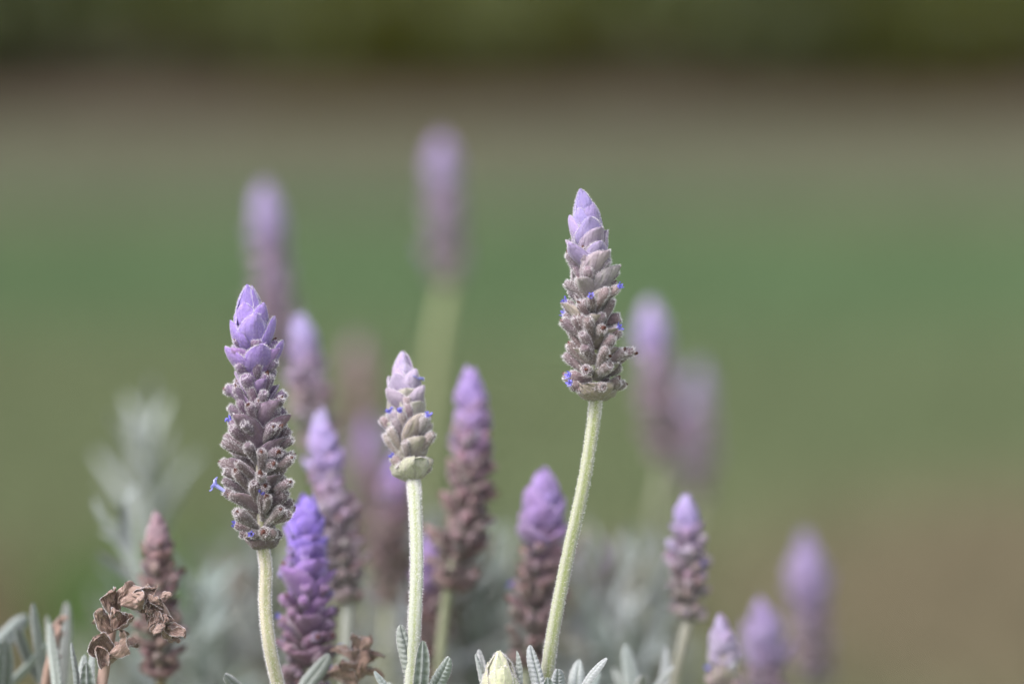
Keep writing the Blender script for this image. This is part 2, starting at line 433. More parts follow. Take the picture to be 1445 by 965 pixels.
def m_soil():
    m, t = new_mat('bed_soil'); k = N(t); g = k.n('ShaderNodeNewGeometry')
    n = k.noise(g.outputs['Position'], 14.0, 5); n2 = k.noise(g.outputs['Position'], 1.3, 3)
    c = k.mix(n, (0.085, 0.062, 0.044), (0.04, 0.031, 0.022)); c = k.mix(k.mrange(n2, .4, .7, 0, .5), c, (0.075, 0.058, 0.042))
    finish(k, c, .95, 0, 0, k.bump(n, .8, .03), .1); return m
M['lawn'] = m_lawn(); M['grass'] = m_grass(); M['soil'] = m_soil()

def sheet(name, x0, x1, y0, y1, nx, ny, z, mat, rough=0.0, kind='structure', label=None):
    V = []; 
    for i in range(nx):
        for j in range(ny):
            x = x0 + (x1 - x0)*i/(nx-1); y = y0 + (y1 - y0)*j/(ny-1)
            V.append((x, y, z + rough*(random.random() - .3)))
    mb = MB(); mb.add(V, [q[::-1] for q in grid_faces(nx, ny)]); o = obj(name, mb.mesh(name, [mat]))
    o['kind'] = kind
    return o
sheet('ground', -300, 300, -300, 300, 3, 3, -0.004, M['lawn'])
HY = 9.85
sheet('flower_bed', -9, 9, 8.5, 12.6, 180, 60, 0.006, M['soil'], 0.03)
# grass blades
def make_grass(n):
    y = 1.15 + (9.2 - 1.15)*rng.random(n)**1.15
    x = (rng.random(n)*2 - 1)*(0.42*y + 1.1)
    keep = y < 8.6 + .1*np.sin(x*3)
    x, y = x[keep], y[keep]; n = len(x)
    h = rng.uniform(.018, .045, n); wd = rng.uniform(.0015, .003, n)*(1 + y*.12); a = rng.uniform(0, 2*np.pi, n); b = rng.uniform(0, 2*np.pi, n); ln = rng.uniform(.1, .8, n)*h
    cx, sx = np.cos(a)*wd, np.sin(a)*wd; lx, ly = np.cos(b)*ln, np.sin(b)*ln
    z0 = np.full(n, -.006)
    V = np.stack([np.stack([x - cx, y - sx, z0], 1), np.stack([x + cx, y + sx, z0], 1),
                  np.stack([x + cx*.8 + lx*.35, y + sx*.8 + ly*.35, h*.6], 1), np.stack([x - cx*.8 + lx*.35, y - sx*.8 + ly*.35, h*.6], 1),
                  np.stack([x + lx, y + ly, h], 1)], 1).reshape(-1, 3)
    me = bpy.data.meshes.new('grass'); k = np.arange(n)*5
    loops = np.stack([k, k+1, k+2, k+3, k+3, k+2, k+4], 1).reshape(-1)
    me.vertices.add(len(V)); me.vertices.foreach_set('co', V.reshape(-1))
    me.loops.add(len(loops)); me.loops.foreach_set('vertex_index', loops)
    st = np.stack([np.arange(n)*7, np.arange(n)*7 + 4], 1).reshape(-1)
    me.polygons.add(2*n); me.polygons.foreach_set('loop_start', st)
    me.update(calc_edges=True); me.validate(); me.materials.append(M['grass']); return me
g = obj('grass', make_grass(270000)); tag(g, 'short patchy green and straw grass covering the lawn', 'grass', None, 'stuff')

def scatter_leaves(name, pts, nrm, ln, wd, mat, seed):
    n = len(pts); r = np.random.default_rng(seed)
    d = nrm + r.normal(0, .7, (n, 3)); d /= np.linalg.norm(d, axis=1, keepdims=True)
    s = np.cross(d, r.normal(0, 1, (n, 3))); s /= np.linalg.norm(s, axis=1, keepdims=True); u = np.cross(d, s)
    l = (ln*r.uniform(.6, 1.3, n))[:, None]; q = (wd*r.uniform(.7, 1.2, n))[:, None]
    V = np.stack([pts - s*l*.5, pts + u*q*.5 + d*q*.15, pts + s*l*.5, pts - u*q*.5 + d*q*.15], 1).reshape(-1, 3)
    me = bpy.data.meshes.new(name); k = np.arange(n)*4
    loops = np.stack([k, k+1, k+2, k, k+2, k+3], 1).reshape(-1)
    me.vertices.add(len(V)); me.vertices.foreach_set('co', V.reshape(-1)); me.loops.add(len(loops)); me.loops.foreach_set('vertex_index', loops)
    me.polygons.add(2*n); me.polygons.foreach_set('loop_start', np.arange(2*n)*3); me.update(calc_edges=True); me.validate(); me.materials.append(mat); return me
def m_hedge():
    m, t = new_mat('hedge_leaf'); k = N(t); g_ = k.n('ShaderNodeNewGeometry')
    n = k.noise(g_.outputs['Position'], .45, 3); n2 = k.noise(g_.outputs['Position'], 25.0, 2)
    c = k.mix(k.mrange(n, .35, .65), (0.020, 0.022, 0.001), (0.105, 0.106, 0.001)); c = k.mix(k.mrange(n2, .4, .7, 0, .5), c, (0.014, 0.018, 0.002))
    finish(k, c, .9, 0, .15, None, .02); return m
M['hedge'] = m_hedge()
hedge = empty('hedge', (0, HY + .6, 0)); tag(hedge, 'olive green clipped hedge with dark bare base behind the soil bed', 'hedge')
n = 90000
hx = rng.uniform(-7, 7, n); hz = .055 + 1.29*rng.random(n); dep = rng.random(n)**1.5*1.2
bulge = .08*np.sin(hx*2.3) + .06*np.sin(hx*5.1 + hz*4) + .10*np.sin(hz*2.4 + .2)
hy = -.6 + dep - bulge*1.0 + .25*np.clip((.3 - hz)/.2, 0, 1)
pts = np.stack([hx, hy, hz + .05*np.sin(hx*3.7)], 1); nr = np.stack([np.zeros(n), -np.ones(n), .5*np.ones(n)], 1)
top = rng.random(n) < .2
pts[top, 2] = 1.35 + .05*rng.random(top.sum()); pts[top, 1] = rng.uniform(-.6, .6, top.sum()); nr[top] = (0, 0, 1)
o = obj('foliage', scatter_leaves('foliage', pts, nr, .06, .035, M['hedge'], 5), hedge); o['kind'] = 'stuff'
for i in range(28):
    x = -6.8 + i*.5 + random.uniform(-.1, .1); y = random.uniform(-.15, .15)
    path = catmull([Vector((x, y, -.02)), Vector((x + random.uniform(-.06, .06), y, .4)), Vector((x + random.uniform(-.2, .2), y, 1.1))], 5)
    obj('trunk', tube(path, [.035*(1 - .6*j/(len(path)-1)) for j in range(len(path))], 8, Vector((0, 0, 0)), mats=[M['wood'], M['hair']], name='trunk', seed=i), hedge)

# ------------------------------------------------------------------ lavender bush body
BUSH = Vector((-.035, .57, 0))
bush = empty('lavender_bush', BUSH); tag(bush, 'silvery grey-green lavender bush under the flower spikes', 'bush')
for i in range(14):
    a = i/14*2*math.pi + random.uniform(-.2, .2); rr = random.uniform(.04, .15)
    path = catmull([Vector((0, 0, -.03)) + Vector((math.cos(a), math.sin(a), 0))*.015, Vector((math.cos(a)*rr*.5, math.sin(a)*rr*.5, .18)), Vector((math.cos(a)*rr, math.sin(a)*rr, random.uniform(.38, .5)))], 6)
    obj('branch', tube(path, [.006*(1 - .75*j/(len(path)-1)) for j in range(len(path))], 8, Vector((0, 0, 0)), mats=[M['wood'], M['hair']], name='branch', seed=i + 50), bush)
def bush_leaves(n):
    mb = MB(); lm = [m for m in LIB['leaf_l']]
    me0 = lm[0]; co = [v.co.copy() for v in me0.vertices]; fc = [tuple(p.vertices) for p in me0.polygons]
    for i in range(n):
        th = random.uniform(0, 2*math.pi); el = math.asin(random.uniform(-.1, 1)); q = random.uniform(.72, 1.0)
        d = Vector((math.cos(th)*math.cos(el)*.19, math.sin(th)*math.cos(el)*.24, math.sin(el)*.27))
        p = Vector((0, 0, .27)) + d*q
        dirv = (Vector((d.x, d.y, d.z + .12)).normalized() + Vector((random.gauss(0, .45), random.gauss(0, .45), random.gauss(0, .4)))).normalized()
        s = random.uniform(.016, .028); mt = basis(p, dirv, Vector((random.gauss(0, 1), random.gauss(0, 1), .8)), s, s, s)
        mb.add([mt @ c for c in co], fc, 0, .8)
    return mb.mesh('foliage', [M['leaf']])
o = obj('foliage', bush_leaves(3200), bush, color=(.19, .21, .195)); o['kind'] = 'stuff'

def bush_foot(p):            # where a stem that leaves the frame goes into the bush
    q = Vector((BUSH.x, BUSH.y, .44)); d = p - q
    return Vector((q.x + d.x*.62, q.y + d.y*.62, .45 - .6*max(0, Vector((d.x, d.y, 0)).length - .1)))

# ------------------------------------------------------------------ leafy shoots
SILVER = (.255, .272, .27)
def put_leaf(parent, origin, base, tip, width, hero, phi=0.0, face=None, color=SILVER, variant=None, r=random):
    L = (tip - base).length; lib = LIB['leaf_h' if hero else 'leaf_l']
    me = lib[variant % len(lib)] if variant is not None else r.choice(lib)
    z = (tip - base).normalized(); y = face if face is not None else (CP - base).normalized()
    y = Matrix.Rotation(phi, 3, z) @ y
    ws = width/(.118*L)
    return obj('leaf', me, parent, basis(base - origin, z, y, L*ws*.88, L*ws*.88, L), jit(color, .08, r))
def shoot(label, root_pt, tip_pt, pairs, leaf_len, hero=False, color=SILVER, spread=40, seed=0, group='leafy shoots of the lavender bush', foot=None, width=.0026):
    r = random.Random(seed)
    foot = foot or bush_foot(root_pt)
    e = empty('leafy_shoot', foot); tag(e, label, 'shoot', group)
    path = catmull([foot, root_pt, root_pt.lerp(tip_pt, .5) + Vector((r.gauss(0, .001), r.gauss(0, .001), 0)), tip_pt], 7)
    n = len(path)
    obj('stem', tube(path, [.0011*(1 - .55*i/(n-1)) for i in range(n)], 8, foot, seed=seed, feltlo=.5), e, color=jit(tuple(x*.8 for x in color), .1, r))
    a0 = r.uniform(0, 3.14); ax = (tip_pt - root_pt).normalized()
    x = ax.orthogonal().normalized(); y = ax.cross(x)
    for k in range(pairs):
        t = (k + .3)/pairs; p = root_pt.lerp(tip_pt, t); a = a0 + k*1.57 + r.uniform(-.3, .3)
        for s in (0, 1):
            aa = a + s*math.pi + r.uniform(-.25, .25); rad = x*math.cos(aa) + y*math.sin(aa)
            th = R_(spread*(1.15 - .65*t) + r.uniform(-9, 9))
            d = ax*math.cos(th) + rad*math.sin(th); L = leaf_len*(1.0 - .35*t)*r.uniform(.8, 1.15)
            up = (ax*math.sin(th) - rad*math.cos(th))
            put_leaf(e, foot, p, p + d*L, width*(1 - .2*t)*r.uniform(.85, 1.15), hero, r.uniform(-.3, .3), up, color, None, r)
    return e
def leaf_group(label, node, leaves, color=SILVER, seed=0, hero=True, group='leafy shoots of the lavender bush'):
    r = random.Random(seed); nodeW = P(*node); foot = bush_foot(nodeW)
    e = empty('leafy_shoot', foot); tag(e, label, 'shoot', group)
    tip = nodeW + Vector((0, 0, .002))
    path = catmull([foot, foot.lerp(nodeW, .6) + Vector((.001, 0, 0)), nodeW, tip], 6)
    obj('stem', tube(path, [.0009]*len(path), 10, foot, seed=seed, feltlo=.4), e, color=(.30, .34, .27))
    for lf in leaves:
        tx, ty, tz, wpx = lf[:4]; phi = lf[4] if len(lf) > 4 else 0; var = lf[5] if len(lf) > 5 else None; c = lf[6] if len(lf) > 6 else color
        bx, by = (lf[7] if len(lf) > 7 else (node[0] + (tx - node[0])*.12, node[1]))
        base = P(bx, by, node[2] + (tz - node[2])*.1)
        put_leaf(e, foot, base, P(tx, ty, tz), wpx/F*(DF + tz), hero, phi, None, c, var, r)
    return e

# ------------------------------------------------------------------ flower spikes
ST = {
 'ripe': dict(cal=[(0, (0.160, 0.114, 0.117)), (.3, (0.191, 0.133, 0.153)), (.55, (0.233, 0.150, 0.270)), (.8, (0.349, 0.224, 0.478))],
              bra=[(0, (0.196, 0.152, 0.133)), (.4, (0.247, 0.171, 0.204)), (.62, (0.349, 0.224, 0.478)), (.8, (0.407, 0.267, 0.666)), (1, (0.436, 0.292, 0.728))], coma=.235, dried=.65, blue=.03, per=12, gap=.0020, bw=.7, cup=.62, bl=.62, dc=.6),
 'pale': dict(cal=[(0, (.225, .160, .155)), (.4, (.255, .185, .205)), (.65, (.325, .260, .360)), (.8, (.430, .320, .600))],
              bra=[(0, (.38, .345, .25)), (.35, (.38, .335, .27)), (.55, (.43, .365, .40)), (.72, (.48, .365, .60)), (1, (.465, .345, .79))], coma=.27, dried=.65, blue=.03, per=12, gap=.0022, bw=.8, bl=.72, dc=.66),
 'young': dict(cal=[(0, (0.340, 0.285, 0.255)), (.5, (0.371, 0.285, 0.337)), (.8, (0.446, 0.327, 0.572))],
              bra=[(0, (.52, .50, .38)), (.5, (.54, .49, .42)), (.66, (.60, .48, .60)), (1, (.62, .47, .76))], coma=.38, dried=.25, blue=.06, per=8, gap=.0015, bw=1.1, th=.72, cup=1.05),
 'vivid': dict(cal=[(0, (0.134, 0.085, 0.102)), (.3, (0.206, 0.123, 0.204)), (.55, (0.272, 0.163, 0.437)), (.8, (0.369, 0.241, 0.707))],
              bra=[(0, (0.227, 0.133, 0.143)), (.3, (0.309, 0.180, 0.286)), (.5, (0.349, 0.198, 0.541)), (.75, (0.369, 0.232, 0.790)), (1, (0.388, 0.258, 0.832))], coma=.22, dried=.3, blue=.12, per=10, gap=.0024, bw=1.05, bl=.85),
 'faded': dict(cal=[(0, (.18, .115, .105)), (.45, (.22, .145, .15)), (.65, (.31, .20, .33)), (.85, (.40, .26, .56))],
              bra=[(0, (.23, .15, .13)), (.45, (.28, .18, .19)), (.65, (.40, .25, .46)), (1, (.47, .32, .72))], coma=.24, dried=.5, blue=.03, per=9, gap=.0024, bw=.9),
 'lilac': dict(cal=[(0, (0.227, 0.171, 0.184)), (.4, (0.278, 0.199, 0.265)), (.8, (0.388, 0.275, 0.520))],
              bra=[(0, (0.350, 0.304, 0.265)), (.4, (0.381, 0.294, 0.357)), (.7, (0.456, 0.327, 0.624)), (1, (.60, .49, .78))], coma=.26, dried=.3, blue=.06, per=9, gap=.0024, bw=.95),
 'violet': dict(cal=[(0, (.27, .20, .24)), (.5, (.34, .24, .36)), (.8, (.40, .30, .50))],
              bra=[(0, (.27, .21, .25)), (.5, (.37, .27, .42)), (1, (.46, .355, .62))], coma=.25, dried=.3, blue=.05, per=9, gap=.0024, bw=.95),
 'dry': dict(cal=[(0, (0.154, 0.095, 0.087)), (.6, (0.196, 0.119, 0.112)), (1, (0.247, 0.152, 0.153))],
              bra=[(0, (0.247, 0.152, 0.133)), (.7, (0.350, 0.209, 0.204)), (1, (0.536, 0.342, 0.367))], coma=.22, dried=.6, blue=0, per=8, gap=.0027, bw=1.0),
}
PROF = {'ripe': [(0, .34), (.06, .75), (.14, .97), (.25, 1), (.45, .88), (.62, .72), (.76, .6)],
        'pale': [(0, .5), (.04, .9), (.12, 1), (.4, .96), (.55, .86), (.68, .66), (.75, .55)],
        'young': [(0, .5), (.1, .92), (.3, .85), (.5, .74), (.7, .6)]}
def dim(c, k): return tuple(x*k for x in c)
ALLF = []
def flower(label, tip, base, width, stem, style, hero=False, seed=0, coma=None, curve=0.0, flowers=(), stem_r=.00085, stem_col=(.42, .42, .33), comaw=.5, cups=2, group='lavender flower spikes', foot=None, prof=None, felt=.05, name='lavender_flower'):
    r = random.Random(seed); random.seed(seed + 1000); st = ST[style]; hk = 'h' if hero else 'l'
    T = P(*tip); B = P(*base); L = (T - B).length; Rr = width/2/F*(DF + (tip[2] + base[2])/2)
    side = (T - B).cross(CF).normalized()
    def A(t): return B.lerp(T, t) + side*curve*L*math.sin(math.pi*t)
    def tang(t): return (A(min(t + .02, 1)) - A(max(t - .02, 0))).normalized()
    sp = [P(*q) for q in stem]
    ft = foot or bush_foot(sp[-1] if sp else B)
    e = empty(name, ft); tag(e, label, 'flower', group)
    # stem and axis
    ctrl = [ft] + sp[::-1] + [B]
    path = catmull(ctrl, 10 if hero else 6); ns = len(path)
    path += [A(t) for t in (.1, .25, .4, .55, .7, .82)]
    rad = [stem_r*(1.12 - .12*i/ns) for i in range(ns)] + [stem_r*q for q in (.9, .8, .7, .6, .5, .35)]
    vis = 14000 if hero else 0
    obj('stem', tube(path, rad, 16 if hero else 8, ft, hero, hairs=vis, seed=seed, square=.09, feltlo=felt if hero else .65), e, color=jit(dim(stem_col, .6), .05, r))
    pf = prof or PROF.get(style, PROF['ripe']); cf = coma if coma is not None else st['coma']
    def prad(t):
        return Rr*ramp(t, [(a, (b,)) for a, b in pf])[0]
    cal = []
    tmax = 1 - cf; tcal = tmax - .0026/L; tk = st.get('th', 1.0); nw = max(3, int(L*tcal/min(st['gap'], Rr*.43))); tw0 = .025
    for k in range(nw):
        t = tw0 + (tcal - tw0)*k/max(1, nw - 1); c = A(t); ax = tang(t); x = ax.orthogonal().normalized(); y = ax.cross(x)
        f = k/max(1, nw-1); n = max(5, int(st['per']*(1 - .3*f) + .5)); a0 = r.uniform(0, 6.28)
        # bracts under the whorl
        for s in range(2 if (k % 2 or style == 'ripe') else 3):
            a = k*1.57 + s*(math.pi if k % 2 else 2.09) + r.uniform(-.35, .35); rd = x*math.cos(a) + y*math.sin(a)
            th = R_((54 - 28*f + r.uniform(-6, 6))*tk); d = ax*math.cos(th) + rd*math.sin(th)
            ln = prad(t)*(st.get('bl', .72) + .15*f)/max(.45, math.sin(th))*r.uniform(.8, 1.05); ln = min(ln, .0075)
            me = r.choice(LIB['bract_' + hk]); bw = st['bw']*r.uniform(.85, 1.1)
            obj('bract', me, e, basis(c + rd*Rr*.1 - ax*.0006 - ft, d, rd, ln*bw, ln, ln), jit(dim(ramp(t, st['bra']), .74), .12, r))
        for q in range(n):
            a = a0 + q/n*2*math.pi + r.uniform(-.28, .28); rd = x*math.cos(a) + y*math.sin(a)
            th = R_((64 - 34*f + r.uniform(-19, 19))*tk); d = (ax*math.cos(th) + rd*math.sin(th) + Vector((r.gauss(0, .1), r.gauss(0, .1), r.gauss(0, .1)))).normalized()
            p0 = c + rd*Rr*.12 + ax*r.uniform(-.0008, .0008)
            ln = (prad(t)*r.uniform(.76, 1.22) - Rr*.12)/max(.42, math.sin(th)); ln = max(.0026, min(ln, .0062 - .0024*f))
            me, kind = r.choice(LIB['calyx_' + hk]); wd = min(1.25, .0037/ln)*r.uniform(.82, 1.1)
            o = obj('calyx', me, e, basis(p0 - ft, d, Matrix.Rotation(r.uniform(0, 6.28), 3, d) @ rd, ln*wd, ln*wd, ln), jit(dim(ramp(t, st['cal']), st.get('dc', .8)), .2 if hero else .34, r))
            tp = to_px(p0 + d*ln); cal.append((o, kind, tp, rd.dot(CF)))
            u = r.random()
            if kind == 'open' and u < st['dried']: obj('corolla', r.choice(LIB['dried']), o)
            elif u > 1 - st['blue'] and (hero or r.random() < .6): obj('corolla', r.choice(LIB['blue']), o)
    for (fx, fy, kd) in flowers:
        best = min((c for c in cal if c[3] < .45), key=lambda c: (c[2][0] - fx)**2 + (c[2][1] - fy)**2)
        for ch in list(best[0].children): bpy.data.objects.remove(ch)
        obj('corolla', r.choice(LIB[kd]), best[0])
    # basal cup of broad bracts
    ax = tang(0); x = ax.orthogonal().normalized(); y = ax.cross(x); a0 = r.uniform(0, 6.28)
    ncup = cups + 2
    for s in range(ncup):
        a = a0 + s/ncup*2*math.pi + r.uniform(-.2, .2); rd = x*math.cos(a) + y*math.sin(a); th = R_(64*(.5 + .5*tk) + r.uniform(-8, 6)); d = ax*math.cos(th) + rd*math.sin(th)
        ln = Rr*st.get('cup', .95)*r.uniform(.85, 1.12)
        obj('bract', r.choice(LIB['cup_' + hk]), e, basis(B - ft - ax*.0002, d, rd - ax*.2, ln*1.05, ln*1.1, ln), jit(dim(ramp(0, st['bra']), .74), .1, r))
    # the coloured tuft of bracts at the tip
    Lc = cf*L; rc = Rr*comaw; r = random.Random(seed + 500)
    for (t0, ln, th0, wd, cnt) in ((tmax - .10, .62, 32, .95, 4), (tmax - .02, .66, 20, 1.0, 4), (tmax + cf*.13, .64, 9, 1.0, 4), (tmax + cf*.30, .72, -6, .8, 3)):
        a0 = r.uniform(0, 6.28); ax = tang(t0); x = ax.orthogonal().normalized(); y = ax.cross(x); c = A(t0)
        for s in range(cnt):
            a = a0 + s/cnt*2*math.pi + r.uniform(-.25, .25); rd = x*math.cos(a) + y*math.sin(a); th = R_(th0 + r.uniform(-4, 9)); d = ax*math.cos(th) + rd*math.sin(th)
            l_ = Lc*ln*r.uniform(.9, 1.05); wsc = rc*2*wd/(l_*.78)
            obj('tip_bract', r.choice(LIB['coma_' + hk]), e, basis(c + rd*rc*.36 - ft, d, rd, l_*wsc, l_*min(wsc, 1.15), l_), jit(tuple(x*y for x, y in zip(ramp(min(1, t0 + cf*.3), st['bra']), (.64, .665, .72))), .1, r))
    ALLF.append(e); return e

# three flowers in focus
flower('tall purple-tipped lavender spike with grey-brown lower buds on a pale bent stem', (349, 405, .000), (371, 772, .001), 112,
       [(375, 800, .001), (374, 850, .001), (380, 910, .001), (392, 965, .002), (402, 1010, .003)], 'ripe', True, 3, flowers=[(312, 705, 'open'), (362, 703, 'blue'), (330, 735, 'blue'), (360, 755, 'blue'), (335, 585, 'blue')], stem_r=.00085, stem_col=(.66, .60, .47), felt=.25, comaw=.5, curve=-.01)
flower('tallest lilac-tipped lavender spike on a long slanting yellow-green stem', (823, 269, .000), (841, 562, .001), 92,
       [(838, 590, .001), (824, 680, .001), (800, 790, .0015), (779, 900, .002), (770, 965, .003), (762, 1020, .004)], 'pale', True, 7, flowers=[(882, 405, 'blue'), (800, 522, 'blue'), (838, 415, 'blue'), (802, 415, 'blue')], stem_r=.00085, stem_col=(.54, .53, .44), comaw=.5, curve=-.012)
flower('short pale lavender spike with cream-green cup bracts on a straight white-haired stem', (567, 498, .006), (583, 676, .004), 78,
       [(585, 700, .003), (588, 790, .001), (585, 880, .0), (580, 965, .0), (577, 1020, .0)], 'young', True, 12, flowers=[(612, 552, 'open'), (543, 568, 'blue')], stem_r=.0009, stem_col=(.55, .57, .50), felt=.4, comaw=.56)

# flowers behind the focus
flower('vivid violet lavender spike with broad purple bracts just behind the tall bent-stemmed spike', (432, 697, .013), (436, 985, .013), 92, [(438, 1040, .014)], 'vivid', False, 21, comaw=.62)
flower('pale lilac spike with a round pale green base, behind the vivid violet spike', (448, 578, .024), (492, 850, .022), 72, [(490, 880, .022), (488, 965, .022), (488, 1030, .022)], 'lilac', False, 22, comaw=.62, stem_col=(.42, .43, .40))
flower('soft pale lilac spike between the tall bent-stemmed spike and the short pale spike', (424, 442, .040), (452, 640, .040), 68, [(462, 760, .042), (470, 900, .045), (475, 1010, .05)], 'lilac', False, 23, comaw=.62)
flower('blurred mauve spike rising behind the tip of the tall bent-stemmed spike', (372, 257, .085), (396, 520, .085), 84, [(402, 640, .087), (420, 800, .09), (440, 960, .095)], 'violet', False, 24, comaw=.62)
flower('highest blurred violet spike on a broad pale green stem', (622, 190, .105), (632, 400, .105), 84, [(618, 480, .105), (604, 600, .106), (590, 800, .11), (580, 950, .115)], 'violet', False, 25, stem_r=.0014, stem_col=(.40, .42, .25), comaw=.66)
flower('hazy grey-brown faded spike above the brownish background stems', (503, 475, .13), (516, 690, .13), 74, [(520, 800, .13), (530, 950, .135)], 'dry', False, 26)
flower('leaning pink-tipped lavender spike with brown buds behind the short pale spike', (662, 517, .024), (632, 830, .024), 88, [(626, 880, .025), (618, 960, .026), (612, 1020, .027)], 'faded', False, 27, comaw=.55, coma=.2, curve=-.05)
flower('bright violet-topped spike with rusty brown buds beside the slanting stem', (766, 663, .020), (742, 940, .022), 88, [(738, 990, .022), (735, 1030, .022)], 'faded', False, 28, comaw=.8, coma=.3, curve=-.03)
flower('small violet-tipped spike half hidden behind the straight white-haired stem', (607, 748, .028), (608, 960, .028), 66, [(606, 1020, .028)], 'faded', False, 29, comaw=.68, coma=.34)
flower('dim purple-brown spike behind the short pale spike, on its bent-spike side', (560, 640, .05), (548, 850, .05), 72, [(546, 900, .05), (545, 1000, .052)], 'faded', False, 30, comaw=.6)
flower('soft lilac spike with sand-coloured base on a leaning stem, right of the slanting stem', (968, 698, .022), (972, 872, .022), 64, [(966, 900, .022), (952, 965, .023), (940, 1020, .024)], 'lilac', False, 31, comaw=.62, stem_col=(.42, .40, .34))
flower('low pale pinkish spike between the soft lilac spike and two blurred violet spikes', (1018, 868, .018), (1026, 1040, .02), 68, [(1020, 1080, .022)], 'young', False, 32, comaw=.6, coma=.36)
flower('low blurred violet spike next to the low pale pinkish spike', (1074, 842, .045), (1084, 1050, .047), 76, [(1078, 1090, .05)], 'violet', False, 33, comaw=.75, coma=.4)
flower('outermost blurred violet spike standing alone against the lawn', (1134, 752, .072), (1152, 960, .074), 82, [(1140, 1010, .078), (1120, 1060, .08)], 'violet', False, 34, comaw=.72, coma=.4)
flower('tall blurred lilac spike behind the tallest spike on its open lawn side', (916, 424, .075), (936, 650, .075), 80, [(925, 720, .076), (900, 860, .08), (885, 980, .085)], 'lilac', False, 35, comaw=.66)
flower('faint greyish-mauve spike farthest back, close behind the tall blurred lilac spike', (985, 512, .125), (980, 700, .125), 74, [(960, 800, .125), (930, 960, .13)], 'violet', False, 36)
flower('withered brown spike with a pink tip behind the curled dead flower head', (221, 722, .016), (228, 955, .018), 78, [(224, 990, .018), (220, 1030, .02)], 'dry', False, 37, comaw=.48, stem_col=(.24, .17, .13))
flower('far dusky mauve spike among the brownish stems between the two pale spikes', (520, 590, .10), (530, 790, .10), 76, [(534, 860, .1), (540, 980, .1)], 'faded', False, 38)
flower('far dull mauve spike low behind the slanting stem', (835, 770, .10), (838, 930, .10), 70, [(838, 1000, .1)], 'faded', False, 39)
flower('far brownish spike low between the bent stem and the withered brown spike', (330, 800, .11), (334, 960, .11), 66, [(335, 1010, .11)], 'dry', False, 40)

# ------------------------------------------------------------------ dead curled head and other withered bits
def dead_head():
    r = random.Random(5); pts = [P(142, 985, .003), P(148, 940, .003), P(154, 905, .002), P(160, 872, .002), P(168, 842, .001), P(184, 833, 0), P(206, 840, 0), P(226, 858, 0), P(240, 888, .001)]
    ft = bush_foot(pts[0]); e = empty('dead_flower', ft); tag(e, 'curled brown dead flower head drooping over on its papery stem', 'dead flower')
    path = catmull([ft, ft.lerp(pts[0], .7)] + pts, 5)
    obj('stem', tube(path, [.00085]*len(path), 10, ft, seed=5, mats=[M['dry'], M['hair']]), e)
    px = lambda v: v/F*DF
    def br(x, y, dz, dx, dy, dd, ln, wd, tw=0.0):
        b = P(x, y, dz); d = (CX*dx - CU*dy + CF*dd).normalized(); up = Matrix.Rotation(tw + r.choice((0, 0, math.pi)), 3, d) @ (-CF)
        obj('bract', r.choice(LIB['crisp_h']), e, basis(b - ft, d, up, px(wd)*.86/.95, px(ln)*.85, px(ln)*.92))
    for a in [(148, 940, .0, -.3, -1, -.3, 34, 30, .3), (150, 938, .002, .75, -.8, -.2, 34, 22, -.8), (152, 925, .001, -.6, -1, -.5, 44, 38, .2), (154, 922, .0, .8, -.75, -.4, 48, 26, -1.0),
              (152, 925, .003, -.8, -.5, .3, 30, 26, 1.2), (156, 915, .003, .9, -.5, .3, 42, 22, -1.8), (158, 892, 0, -.55, -1, -.3, 44, 26, .5), (160, 890, 0, .25, -1, -.5, 42, 30, -.1), (162, 885, .0, 1, -.45, -.3, 38, 28, -.6),
              (160, 888, .003, -.8, -.6, .4, 34, 24, 1.6), (164, 866, .001, -.25, -1, -.4, 46, 30, .6), (168, 852, 0, .5, -1, -.2, 40, 20, -.5), (170, 852, -.001, .95, -.25, -.4, 46, 34, .0), (168, 850, .002, .9, -.7, .3, 36, 24, 1.2),
              (176, 850, .001, 1, .1, -.5, 44, 30, .4), (190, 838, .0, 1, -.2, -.4, 34, 26, .4)]: br(*a)
    for i in range(62):     # the drooping dense end
        f = i/61; cx = 204 + 36*f; cy = 838 + 54*f**1.1; a = r.uniform(0, 6.28)
        dx = .55*f + .85*math.cos(a); dy = .75 + .85*math.sin(a)*.8; dd = math.sin(a*1.7 + i)*.9
        br(cx, cy, r.uniform(-.0015, .002), dx, dy, dd, r.uniform(17, 27), r.uniform(12, 20), r.uniform(-1, 1))
    br(212, 842, 0, -.2, -1, -.5, 22, 14, .3); br(222, 846, 0, 1, -.4, -.3, 26, 16, .4)
dead_head()
def withered(label, base, tip, n, ln, seed, spread=60):
    r = random.Random(seed); b = P(*base); t = P(*tip); ft = bush_foot(b); e = empty('withered_tuft', ft); tag(e, label, 'withered tuft')
    path = catmull([ft, b, t], 6)
    obj('stem', tube(path, [.0009 - .0005*i/(len(path)-1) for i in range(len(path))], 8, ft, seed=seed, mats=[M['dry'], M['hair']]), e)
    ax = (t - b).normalized(); x = ax.orthogonal().normalized(); y = ax.cross(x)
    for i in range(n):
        f = i/max(1, n-1); a = r.uniform(0, 6.28); rd = x*math.cos(a) + y*math.sin(a); th = R_(spread*(1 - .6*f)); d = ax*math.cos(th) + rd*math.sin(th)
        l_ = ln/F*DF*r.uniform(.75, 1.1); obj('bract', r.choice(LIB['crisp_h']), e, basis(b.lerp(t, f*.9) - ft, d, rd, l_*.55, l_*.9, l_))
withered('small withered pinkish-brown tuft beside the base of the vivid violet spike', (498, 975, .008), (505, 930, .008), 18, 46, 8)
withered('thin withered brown twig end among the grey leaves beside the dead flower head', (62, 985, .012), (84, 882, .012), 12, 26, 9, 22)

